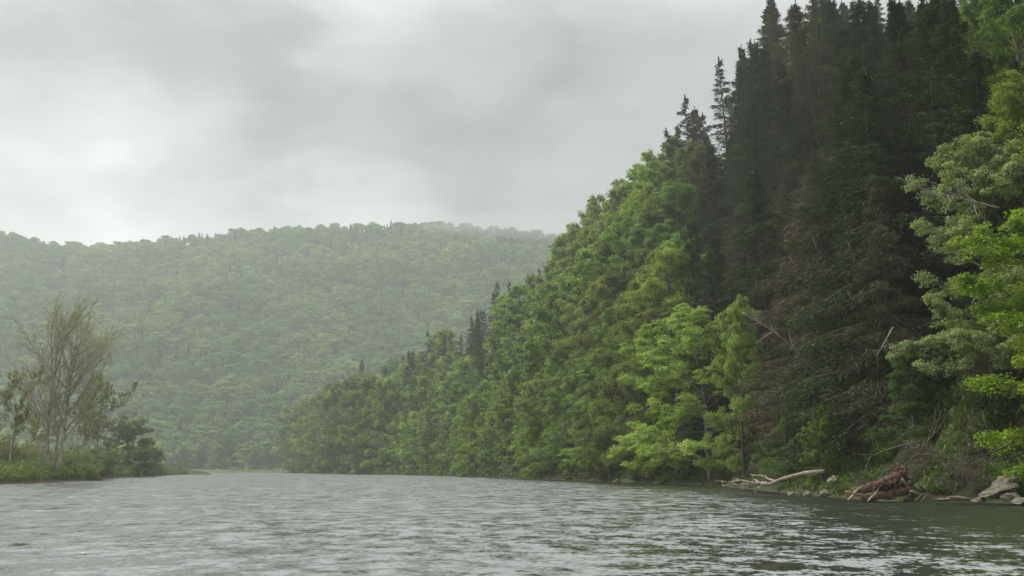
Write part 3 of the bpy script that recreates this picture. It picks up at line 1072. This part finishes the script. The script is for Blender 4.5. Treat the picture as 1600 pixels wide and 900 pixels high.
# ------------------------------------------------------------------ left bank: the bare tree
def bare_tree(seed, H, stems, leafn=2, leafsz=0.10, levels=4, spread=1.0, matw=None, ratio=0.5, up=0.06, kids=(7, 6, 5, 4), even=False):
    r = np.random.default_rng(seed)
    wood, crown = MB(), MB()

    def grow(p0, d0, L, rad, lv):
        n = 9 if lv == 0 else 5 if lv == 1 else 4
        ln = bend(p0, d0, L, n, up=up * (0.5 if lv == 0 else 1), jit=0.035 + 0.035 * lv, r=r)
        wood.tube(ln, np.linspace(rad, max(rad * 0.22, 0.011), n + 1), 7 if lv == 0 else 5 if lv == 1 else 3, cap=lv < 2)
        if lv >= levels:
            if leafn:
                c = ln[r.integers(1, n + 1, leafn)] + r.normal(size=(leafn, 3)) * 0.12
                crown.leaves(c, r.normal(size=(leafn, 3)) + np.array([0, 0, 0.5]), leafsz * r.uniform(0.6, 1.4, leafn), leafsz * 0.7, None, np.clip(0.5 + r.normal(size=leafn) * 0.15, 0, 1), r=r)
            return
        nk = kids[min(lv, len(kids) - 1)]
        for k in range(nk):
            a = (0.26 if lv == 0 else 0.2) + (0.78 if lv == 0 else 0.8) * (k + r.random()) / nk
            a = min(a, 0.999) * n
            j = int(a)
            q = ln[j] + (ln[j + 1] - ln[j]) * (a - j)
            dd = ln[j + 1] - ln[j]
            dd = dd / np.linalg.norm(dd)
            sidev = r.normal(size=3)
            sidev -= dd * (sidev @ dd)
            sidev /= np.linalg.norm(sidev)
            ang = r.uniform(0.45, 0.85) * spread
            d1 = dd * math.cos(ang) + sidev * math.sin(ang)
            f = (1.05 - 0.45 * a / n) if not even or lv else (0.72 + 0.55 * math.sin(math.pi * min(1.0, a / n * 0.95)))
            grow(q, d1, L * ratio * f * (r.uniform(0.9, 1.08) if even and lv == 0 else r.uniform(0.75, 1.2)), max(rad * (0.34 if lv == 0 else 0.42) * f, 0.012), lv + 1)

    for (off, d, hh, rad) in stems:
        grow((off[0], off[1], -0.4), d, hh, rad, 0)
    return wood.mesh('trunk', matw or M_bark_grey, True), crown.mesh('crown', M_leaf)


M_bark_grey = rough_mat('grey_bark', (0.32, 0.30, 0.22), (0.17, 0.155, 0.12), 2.2, stretch=(1, 1, 0.4))


def land_at(px, Y):
    X = (px - 800.0) / F * Y
    return np.array([X, Y, float(land_z(np.array(X), np.array(float(Y))))])


bt = bare_tree(61, 22, [((-0.6, 0, 0), (-0.05, 0, 1), 19.0, 0.42), ((0.75, 0.2, 0), (0.07, 0.04, 1), 18.0, 0.36), ((0.1, 0.6, 0), (0.02, 0.06, 1), 17.5, 0.24)],
               leafn=4, leafsz=0.11, ratio=0.43, up=0.055, kids=(15, 8, 5, 3), spread=1.05, even=True)
p = land_at(92, 139)
plant('bare_tree', bt, p, 0.86, 0.4, (0.27, 0.28, 0.11), 'tall bare grey tree with twin trunks and budding twigs on the left bank', 'tree', sz=1.0)
print('BARE', p, proj(p), proj(p + np.array([0, 0, 22])))
sp1 = bare_tree(62, 10, [((0, 0, 0), (0.03, 0, 1), 10.0, 0.15)], leafn=9, leafsz=0.22, ratio=0.42, up=0.03, kids=(10, 6, 5), levels=3)
sp2 = bare_tree(63, 12, [((0, 0, 0), (0.1, 0, 1), 10, 0.13), ((0.5, 0, 0), (-0.2, 0, 1), 9, 0.10)], leafn=6, leafsz=0.22, ratio=0.48, up=0.02, kids=(9, 7, 5), levels=3)
plant('slender_tree', sp1, land_at(26, 143), 1.25, 1.0, (0.15, 0.155, 0.045), 'slender olive leafed tree with a thin dark trunk left of the bare tree', 'tree')
for (px, Y, sc_, cc_, lab) in ((-22, 150, 1.2, (0.14, 0.15, 0.05), 'sparse olive tree cut by the left edge of the view'),
                               (135, 168, 1.15, (0.15, 0.14, 0.06), 'thin brownish green tree just right of the bare tree'),
                               (165, 186, 1.5, (0.13, 0.15, 0.05), 'thin grey green tree between the bare tree and the dark bushy tree'),
                               (60, 176, 1.0, (0.15, 0.16, 0.055), 'sparse yellowish tree seen behind the bare tree')):
    plant('slender_tree', sp2, land_at(px, Y), sc_, px * 0.1, cc_, lab, 'tree', 'sparse young trees on the left bank')
db = broadleaf(71, 11, 0.60, 0.03, 46, 0.2, 60, 0.75, drop=0.05, top_round=0.5, plates=0.7)
plant('bushy_tree', db, land_at(207, 236), 1.05, 2.0, (0.125, 0.17, 0.07), 'dark green bushy tree with a domed drooping crown on the left bank', 'tree')
plant('bushy_tree', db, land_at(243, 262), 0.6, 4.0, (0.13, 0.17, 0.07), 'smaller dark bushy tree toward the tip of the left bank', 'tree')
# shrubs on the left bank
SH = [shrub(81), shrub(82, 2.6, 1.2), shrub(83, 2.2, 1.8)]
SHT = shrub(84, 2.4, 1.5, twiggy=True)
r4 = np.random.default_rng(17)
for k, (px, Y, sc_, cc_) in enumerate(((-10, 135, 1.5, 0), (8, 146, 1.9, 1), (40, 150, 1.7, 0), (66, 155, 1.8, 1), (112, 150, 1.5, 0), (134, 160, 1.9, 1), (158, 176, 1.9, 2), (182, 205, 2.0, 2), (225, 250, 1.8, 3),
                                      (252, 275, 1.5, 3), (262, 290, 1.0, 2), (96, 165, 2.2, 2), (22, 170, 2.6, 1), (150, 158, 1.2, 0))):
    cl_ = [(0.13, 0.17, 0.045), (0.15, 0.165, 0.055), (0.10, 0.12, 0.045), (0.13, 0.16, 0.09)][cc_]
    plant('shrub', SH[k % 3], land_at(px, Y), sc_, r4.uniform(0, 6), cl_,
          '%s shrub behind the grassy left bank, %s' % (['bright green', 'yellowish', 'dull green', 'pale grey green'][cc_],
                                                        'left of the bare tree' if px < 80 else 'right of the bare tree' if px < 165 else 'by the dark bushy tree'),
          'shrub', 'shrubs on the left bank', parts=('stems', 'foliage'))
# the far shore
for k, (px, Y, H, wx, cc_, lab) in enumerate(((360, 655, 22, 1.35, (0.062, 0.095, 0.045), 'large round crowned tree on the far meadow shore'),
                                              (293, 660, 17, 1.1, (0.10, 0.14, 0.06), 'medium tree on the far shore left of the round tree'),
                                              (318, 668, 15, 1.1, (0.075, 0.105, 0.05), 'dark tree close left of the round tree on the far shore'),
                                              (402, 662, 13, 1.3, (0.12, 0.15, 0.07), 'pale bushy tree right of the round tree on the far shore'),
                                              (425, 650, 15, 1.2, (0.09, 0.12, 0.055), 'bushy tree where the meadow meets the wooded shore'),
                                              (275, 664, 9, 1.5, (0.13, 0.15, 0.08), 'low pale tree on the far shore behind the left point'),
                                              (340, 648, 5, 1.8, (0.13, 0.16, 0.08), 'low bush at the left foot of the round tree'),
                                              (383, 648, 5, 1.8, (0.14, 0.16, 0.09), 'low bush at the right foot of the round tree'))):
    plant('meadow_tree', BLF[k % 3], land_at(px, Y) - np.array([0, 0, 0.4]), H / BLH * wx * 1.1, k * 1.3, cc_, lab, 'tree' if H > 8 else 'bush', sz=H / BLH)

# ------------------------------------------------------------------ shrubs along the right bank
for k in range(46):
    t = 112 + k * 4.2 + r4.uniform(-1, 1)
    s = r4.uniform(1.5, 3.4)
    p = hill_p(t, s)
    x_, y_ = proj(p)
    if 1300 < x_ < 1470 and s < 3:
        s += 3.0
        p = hill_p(t, s)
    if x_ > 1700:
        continue
    tw = (1090 < x_ < 1190) or (1430 < x_ < 1540) or r4.random() < 0.12
    c_ = (0.13, 0.115, 0.08) if tw else [(0.085, 0.135, 0.03), (0.12, 0.18, 0.028), (0.065, 0.105, 0.035)][k % 3]
    zone = ('on the far wooded shore' if x_ < 850 else 'near the small driftwood heap' if x_ < 960 else 'under the tiered bright tree' if x_ < 1110 else 'behind the bleached log' if x_ < 1300
            else 'behind the uprooted stump' if x_ < 1450 else 'behind the slab rocks')
    plant('shrub', SHT if tw else SH[k % 3], p, r4.uniform(0.55, 1.05), r4.uniform(0, 6), c_,
          '%s shrub on the right bank %s' % ('brown twiggy' if tw else ['mid green', 'bright green', 'dark green'][k % 3], zone), 'shrub', 'shrubs along the right bank', parts=('stems', 'foliage'))

for k in range(34):
    t = 118 + k * 3.1 + r4.uniform(-1, 1)
    s = r4.uniform(6, 17)
    p = hill_p(t, s)
    x_, y_ = proj(p)
    if not 1120 < x_ < 1640:
        continue
    tw = r4.random() < 0.35
    plant('shrub', SHT if tw else SH[k % 3], p, r4.uniform(0.9, 1.6), r4.uniform(0, 6), (0.13, 0.115, 0.08) if tw else [(0.085, 0.13, 0.03), (0.11, 0.165, 0.028), (0.065, 0.10, 0.035)][k % 3],
          '%s shrub growing up on the slope %s' % ('brown twiggy' if tw else ['mid green', 'bright green', 'dark green'][k % 3],
                                                   'above the bleached log' if x_ < 1300 else 'above the uprooted stump' if x_ < 1450 else 'above the slab rocks'), 'shrub', 'shrubs on the slope', parts=('stems', 'foliage'))

# ------------------------------------------------------------------ ground cover
def cover_mesh(P, r, h0, h1, w, clump, tones=0.5):
    """upright leafy tufts at points P"""
    n = len(P)
    m = MB()
    h = r.uniform(h0, h1, n) * (0.5 + clump)
    ax = np.stack([r.normal(size=n) * 0.45, r.normal(size=n) * 0.45, np.ones(n)], axis=-1)
    nr = r.normal(size=(n, 3)) + np.array([0, 0, 0.35])
    c = P + np.array([0, 0, 1.0]) * (r.random(n) * h)[:, None]
    m.leaves(c, nr, w * r.uniform(1.0, 2.4, n), w * r.uniform(0.4, 0.8, n), ax, np.clip(tones + r.normal(size=n) * 0.16, 0, 1), r=r)
    return m


n = 190000
q = r4.random(n)
tg = 96 + 190 * q ** 1.5
sg = r4.random(n) ** 1.3 * 9.5 + 0.25
keep = fbm(tg / 0.9, sg / 0.9, 3) > -0.10 + 0.22 * (sg < 0.9)
tg, sg = tg[keep], sg[keep]
x, y, nx, ny = bank_at(tg)
Pg = np.stack([x + nx * sg, y + ny * sg, hill_z(tg, sg)], axis=-1)
cl2 = np.clip(0.5 + fbm(tg / 1.8, sg / 1.8, 2) * 2.2, 0, 1.3)
m = cover_mesh(Pg, r4, 0.15, 0.55, 0.15, cl2, 0.5 + fbm(tg / 3.0, sg / 2.0, 2) * 0.9)
tf = 250 + 430 * r4.random(60000)
sf = r4.random(60000) ** 1.2 * 12 + 0.2
x, y, nx, ny = bank_at(tf)
m2 = cover_mesh(np.stack([x + nx * sf, y + ny * sf, hill_z(tf, sf)], axis=-1), r4, 0.3, 1.6, 0.5, np.clip(0.6 + fbm(tf / 4, sf / 4, 2) * 2, 0.1, 1.4), 0.5)
m.add(m2.v[0], m2.f[0], m2.t[0])
tf = 96 + 150 * r4.random(90000)
sf = 6 + 30 * r4.random(90000) ** 1.2
x, y, nx, ny = bank_at(tf)
m2 = cover_mesh(np.stack([x + nx * sf, y + ny * sf, hill_z(tf, sf)], axis=-1), r4, 0.2, 1.0, 0.26, np.clip(0.6 + fbm(tf / 2.5, sf / 2.5, 2) * 2.4, 0.1, 1.5), 0.5 + fbm(tf / 4.0, sf / 3.0, 2) * 0.9)
m.add(m2.v[0], m2.f[0], m2.t[0])
g = tag(link('undergrowth', m.mesh('undergrowth', M_grass), color=(0.085, 0.125, 0.032)), 'low green weeds and grass covering the foot of the right bank', None, None, 'stuff')
n = 170000
Yg = 95 + 240 * r4.random(n) ** 1.4
dg = r4.random(n) ** 1.4 * 16
edge = left_edge(Yg)
Xg = edge - dg
zg = land_z(Xg, Yg)
ok = (zg > 0.25) & (Xg > -0.53 * Yg)
Xg, Yg, zg, dg = Xg[ok], Yg[ok], zg[ok], dg[ok]
tall = np.where(Yg < 185, 0.8, 1.0)
cl2 = np.clip(0.6 + fbm(Xg / 2.5, Yg / 4.0, 2) * 2.0, 0.1, 1.4) * tall
m = cover_mesh(np.stack([Xg, Yg, zg], axis=-1), r4, 0.4, 1.35, 0.26, cl2, 0.5 + fbm(Xg / 5.0, Yg / 8.0, 2) * 0.9)
g = tag(link('grass', m.mesh('grass', M_grass), color=(0.105, 0.145, 0.038)), 'tall rough grass and weeds on the left bank', None, None, 'stuff')

# ------------------------------------------------------------------ driftwood, logs, rocks
def wood_piece(mb, a, b, r0, r1, n=6, jit=0.08, sides=7, seed=1, tone=0.5):
    r = np.random.default_rng(seed)
    a, b = np.array(a, float), np.array(b, float)
    L = np.linalg.norm(b - a)
    u = np.linspace(0, 1, n)[:, None]
    p = a + (b - a) * u + r.normal(size=(n, 3)) * jit * L * 0.25 * np.sin(u * math.pi)
    rad = np.linspace(r0, r1, n) * (1 + r.normal(size=n) * 0.08)
    mb.tube(p, rad, sides, tone)
    return p


def Pw(x, y, Y):
    return At(x, y, Y)


# uprooted stump
base = Pw(1385, 782, 52.5)
root = tag(link('uprooted_stump', None, loc=tuple(base)), 'uprooted reddish brown stump with tangled roots lying at the water edge', 'stump')


def loc_(x, y, Y):
    return Pw(x, y, Y) - base


mb = MB()
wood_piece(mb, loc_(1338, 770, 52), loc_(1408, 744, 53.2), 0.22, 0.30, 8, 0.05, 9, 3)
wood_piece(mb, loc_(1408, 744, 53.2), loc_(1411, 733, 53.4), 0.32, 0.20, 4, 0.05, 9, 4)
link('log', mb.mesh('log', M_wood_brown, True), root)
mb = MB()
wood_piece(mb, loc_(1352, 779, 51.8), loc_(1428, 764, 53.0), 0.24, 0.17, 8, 0.08, 8, 5)
wood_piece(mb, loc_(1360, 768, 52.4), loc_(1425, 756, 53.6), 0.18, 0.12, 8, 0.08, 8, 6)
link('log', mb.mesh('lower_log', M_wood_brown, True), root)
mb = MB()
r5 = np.random.default_rng(44)
for k in range(34):                               # root ball: many short forking roots
    c0 = loc_(r5.uniform(1400, 1416), r5.uniform(733, 752), 53.2)
    d0 = r5.normal(size=3) + np.array([0.3, -0.3, 0.35])
    ln = bend(c0, d0, r5.uniform(0.25, 0.65), 4, up=-0.05, jit=0.3, r=r5)
    mb.tube(ln, np.linspace(0.07, 0.015, 5), 5)
for k in range(70):                               # fibrous roots hanging over the logs
    q = r5.random()
    c0 = loc_(1335 + 80 * q, 768 - 24 * q + r5.normal() * 4, 52.2 + r5.random())
    d0 = np.array([-0.8, -0.5, -0.35]) + r5.normal(size=3) * 0.45
    ln = bend(c0, d0, r5.uniform(0.3, 1.1), 5, up=-0.08, jit=0.18, r=r5)
    mb.tube(ln, np.linspace(0.04, 0.01, 6), 4)
link('roots', mb.mesh('roots', M_wood_brown, True), root)
# loose bleached sticks beside the stump
for k, (a, b, c, r0, lab) in enumerate((((1326, 781), (1345, 762), 51.4, 0.07, 'short bleached stick leaning at the left end of the stump'),
                                       ((1322, 768), (1362, 777), 51.2, 0.06, 'bleached stick lying across the left end of the stump'),
                                       ((1356, 783), (1372, 765), 51.0, 0.05, 'thin pale stick standing out of the water by the stump'),
                                       ((1410, 748), (1426, 770), 52.0, 0.055, 'grey stick propped against the front of the stump'),
                                       ((1424, 767), (1452, 778), 51.6, 0.055, 'pale stick trailing from the right end of the stump into the water'))):
    mb = MB()
    pa, pb = Pw(*a, c), Pw(*b, c + 0.6)
    ln = wood_piece(mb, pa - pa, pb - pa, r0, r0 * 0.6, 6, 0.12, 6, 70 + k)
    for q in (2, 3, 4):
        e = ln[q] + r5.normal(size=3) * 0.22
        wood_piece(mb, ln[q], e, r0 * 0.5, 0.01, 3, 0.1, 4, 80 + q)
    tag(link('driftwood_stick', mb.mesh('stick', M_wood_pale if k != 3 else M_wood_grey, True), loc=tuple(pa)), lab, 'stick', 'loose sticks by the stump')

# bleached fallen log reaching out over the water
A = Pw(1285, 737, 65.5)
B = Pw(1190, 754, 70.0)
mb = MB()
u = np.linspace(0, 1, 9)[:, None]
ln = (B - A) * u + np.array([0, 0, 0.16]) * np.sin(u * math.pi * 1.5) + np.random.default_rng(3).normal(size=(9, 3)) * 0.05
mb.tube(ln, np.linspace(0.13, 0.085, 9) * np.array([1, .9, 1.1, .95, 1.05, .9, 1, .95, 1]), 8)
lg = tag(link('fallen_log', mb.mesh('log', M_wood_pale, True), loc=tuple(A)), 'long bleached fallen log reaching from the bank out over the water', 'log')
for k, (q, e) in enumerate(((8, (1117, 752)), (8, (1128, 759)), (7, (1150, 748)), (6, (1172, 741)), (6, (1178, 765)))):
    mb = MB()
    E = Pw(*e, 71.5 + k * 0.4) - A
    l2 = wood_piece(mb, ln[q], E, 0.085, 0.02, 8, 0.12, 5, 90 + k)
    for z_ in (3, 5, 6):
        wood_piece(mb, l2[z_], l2[z_] + r5.normal(size=3) * 0.4, 0.03, 0.008, 3, 0.1, 4, 95 + z_)
    link('branch', mb.mesh('branch', M_wood_pale, True), lg)

# the small driftwood heap downstream
mb0 = None
for k in range(13):
    x0_, x1_ = 872 + 52 * r5.random(), 0
    y0_ = 741 + r5.random() * 8
    Yd = 158 + r5.uniform(-3, 3)
    a = Pw(x0_, y0_, Yd)
    L = r5.uniform(1.5, 4.2)
    d = np.array([r5.normal(), r5.normal() * 0.5, r5.normal() * 0.22])
    if k == 12:
        a, d, L = Pw(916, 748, 157), np.array([0.5, 0, 0.75]), 2.2
    d /= np.linalg.norm(d)
    a[2] = max(a[2], 0.05)
    mb = MB()
    wood_piece(mb, (0, 0, 0), d * L, 0.13, 0.05, 6, 0.1, 6, 120 + k)
    red = k % 3 != 2
    tag(link('driftwood_branch', mb.mesh('branch', M_wood_brown if red else M_wood_pale, True), loc=tuple(a)),
        'stub of reddish wood standing up from the small driftwood heap' if k == 12 else '%s branch lying in the small driftwood heap downstream' % ('reddish brown' if red else 'bleached'), 'branch', 'branches in the small driftwood heap')

# leaning trunks and bare birches on the slope
def snag(name, pts_, rad, mat, lab, twigs=6, seed=1):
    P3 = [Pw(x, y, Y) for x, y, Y in pts_]
    b0 = P3[0]
    o = catmull(np.array(P3) - b0, 5)
    r = np.random.default_rng(seed)
    mb = MB()
    mb.tube(o, np.linspace(rad, rad * 0.3, len(o)), 7)
    t_ = link(name, mb.mesh('trunk', mat, True), loc=tuple(b0))
    tag(t_, lab, 'log' if 'log' in name else 'dead tree' if 'fallen' in name else 'birch')
    if twigs:
        mb = MB()
        for k in range(twigs):
            j = int(r.integers(len(o) // 3, len(o) - 1))
            ax = o[-1] - o[0]
            d0 = ax / np.linalg.norm(ax) + r.normal(size=3) * 0.6
            l2 = bend(o[j], d0, r.uniform(0.8, 2.2), 5, up=0.02, jit=0.15, r=r)
            mb.tube(l2, np.linspace(rad * 0.35, 0.012, 6), 4)
            for q in (2, 3, 4):
                l3 = bend(l2[q], d0 + r.normal(size=3) * 0.8, r.uniform(0.3, 0.9), 3, jit=0.2, r=r)
                mb.tube(l3, np.linspace(rad * 0.15, 0.01, 4), 3, cap=False)
        link('branches', mb.mesh('branches', mat, True), t_)
    return t_


snag('leaning_birch', [(1330, 680, 73), (1290, 600, 74), (1240, 545, 72.5), (1200, 512, 71), (1160, 488, 71)], 0.08, M_bark_pale, 'leaning whitish birch, its bare tip beside the bright trees', 9, 5)
from mathutils import Matrix


def hang(obj, owner):
    obj.parent = owner
    obj.matrix_parent_inverse = Matrix.LocRotScale(owner.location, owner.rotation_euler, owner.scale).inverted()


def broken_branch(pa, pb, seed):
    """a pale broken branch on the dead hemlock standing nearest behind those pixels"""
    best, bd = None, 1e9
    for o in DEADS:
        xx, _ = proj(np.array(o.location) + np.array([0, 0, 10]))
        d_ = abs(xx - 0.5 * (pa[0] + pb[0])) + max(0, o.location.y - 60) * 2
        if d_ < bd:
            best, bd = o, d_
    Y = best.location.y - 4.0
    o = snag('bare_branch', [(pa[0], pa[1], Y + 0.8), (0.5 * (pa[0] + pb[0]) + 2, 0.5 * (pa[1] + pb[1]) - 3, Y), (pb[0], pb[1], Y - 0.4)], 0.06, M_wood_grey, None, 4, seed)
    hang(o, best)
    del o['category']
    o['label'] = 'pale broken bare branch'


broken_branch((1308, 432), (1272, 386), 6)
broken_branch((1290, 352), (1250, 300), 7)
broken_branch((1395, 512), (1370, 556), 8)
bb = snag('bare_branch', [(1560, 325, 54), (1530, 318, 52.5), (1490, 307, 51.5), (1440, 299, 51)], 0.065, M_bark_pale, None, 9, 9)
pt = SPT['pale green tree with whitish bare branches under its crown']
from mathutils import Matrix
bb.parent = pt
bb.matrix_parent_inverse = Matrix.LocRotScale(pt.location, pt.rotation_euler, pt.scale).inverted()
for k_ in ('label', 'category'):
    if k_ in bb:
        del bb[k_]
bb['label'] = 'whitish bare branch stretched level beneath the crown'
snag('fallen_tree', [(1440, 690, 57), (1390, 702, 56.5), (1352, 718, 56)], 0.085, M_bark, 'grey fallen trunk lying on the slope above the stump', 3, 10)
snag('fallen_tree', [(1585, 690, 50), (1540, 710, 49.5), (1480, 716, 49)], 0.05, M_bark, 'thin grey fallen trunk above the slab rocks', 5, 11)
snag('fallen_tree', [(1398, 742, 57), (1440, 700, 57), (1462, 672, 57)], 0.04, M_wood_grey, 'thin dead stem slanting up behind the stump', 5, 12)
# dark log sliding off the left bank
snag('fallen_log', [(148, 733, 176), (160, 738, 176), (178, 747, 177)], 0.33, M_wood_grey, 'dark weathered log sliding off the end of the grassy left bank', 4, 13)


# rocks
def rock(seed, sx, sy, sz_, slab=False):
    import bmesh
    bm = bmesh.new()
    bmesh.ops.create_icosphere(bm, subdivisions=4, radius=1.0)
    r = np.random.default_rng(seed)
    planes = [(n_ / np.linalg.norm(n_), r.uniform(0.55, 0.9)) for n_ in r.normal(size=(16, 3))]
    for v in bm.verts:
        c = np.array(v.co)
        for n_, d_ in planes:
            q = c @ n_ - d_
            if q > 0:
                c = c - n_ * q
        if slab:
            c[2] = c[2] + 0.12 * round(c[0] * 2.5 + c[2]) * 0.3
        c += (np.array([vnoise(c[0] * 3 + seed, c[1] * 3 + c[2] * 4), vnoise(c[1] * 3, c[2] * 4 + seed), vnoise(c[2] * 4 + c[0] * 2, c[0] * 3)]) - 0.5) * 0.16
        v.co = (c[0] * sx, c[1] * sy, c[2] * sz_)
    me = bpy.data.meshes.new('rock')
    bm.to_mesh(me)
    bm.free()
    me.materials.append(M_rock)
    return me


rocks = [((1560, 766), 48.3, 0.95, 0.8, 0.26, -0.28, 'large slanted slab rock at the right edge of the bank', 'w'),
         ((1572, 752), 49.0, 0.9, 0.8, 0.20, -0.32, 'upper slanted slab lying on the large slab rock', 'w'),
         ((1578, 776), 47.6, 0.5, 0.5, 0.28, 0.1, 'pale blocky rock at the water under the slabs', 'w'),
         ((1500, 778), 49.6, 0.75, 0.5, 0.13, -0.1, 'flat pale rock at the waterline right of the stump', 'w'),
         ((1472, 781), 49.8, 0.5, 0.4, 0.09, 0.05, 'low flat rock nearest the trailing stick', 'w'),
         ((1530, 781), 48.6, 0.4, 0.4, 0.14, 0.2, 'small rounded rock between the flat rock and the slabs', 'w'),
         ((1595, 783), 46.8, 0.5, 0.4, 0.2, 0.2, 'low rock in the water at the right edge', 'w'),
         ((1288, 770), 59.5, 0.42, 0.4, 0.25, 0.1, 'dark rock on the shore just left of the stump', 'w'),
         ((1262, 772), 62.5, 0.35, 0.3, 0.2, 0.0, 'small dark rock under the butt of the bleached log', 'w'),
         ((1240, 772), 65.0, 0.5, 0.4, 0.22, 0.0, 'low dark rock beneath the middle of the bleached log', 'w'),
         ((1302, 752), 61.0, 0.3, 0.4, 0.35, 0.5, 'upright pale rock beside the butt of the bleached log', 'w'),
         ((964, 753), 131, 0.6, 0.5, 0.4, 0.0, 'round rock on the shore between the heap and the tiered tree', 'w')]
for k, ((x_, y_), Y_, a, b, c, tilt, lab, _) in enumerate(rocks):
    o = link('rock', rock(200 + k, a, b, c, k < 2), loc=tuple(At(x_, y_, Y_)))
    o.rotation_euler = (0.1, tilt, k * 0.7 if k > 2 else 0.2)
    tag(o, lab, 'rock', 'rocks along the right shore')

# ------------------------------------------------------------------ a wisp of low cloud on the right end of the ridge
M_mist, T = newmat('mist_air')
vol = T.n('ShaderNodeVolumePrincipled', None, Color=(0.80, 0.85, 0.84, 1), Density=0.0036, Anisotropy=0.2)
vol.inputs['Density Attribute'].default_value = ''
T.n('ShaderNodeOutputMaterial', None, Volume=vol.outputs[0])
try:
    M_mist.cycles.homogeneous_volume = True
except Exception:
    pass
import bmesh
bm = bmesh.new()
bmesh.ops.create_icosphere(bm, subdivisions=4, radius=1.0)
for v in bm.verts:
    v.co *= 1 + 0.35 * float(fbm(v.co.x * 1.3 + 3, v.co.y * 1.3 + v.co.z * 2.1, 3))
me = bpy.data.meshes.new('mist')
bm.to_mesh(me)
bm.free()
me.materials.append(M_mist)
mc = At(825, 368, 1290)
mo = link('mist', me, loc=tuple(mc))
mo.scale = (165, 100, 24)
tag(mo, 'wisp of low cloud clinging to the right end of the distant ridge', None, None, 'stuff')
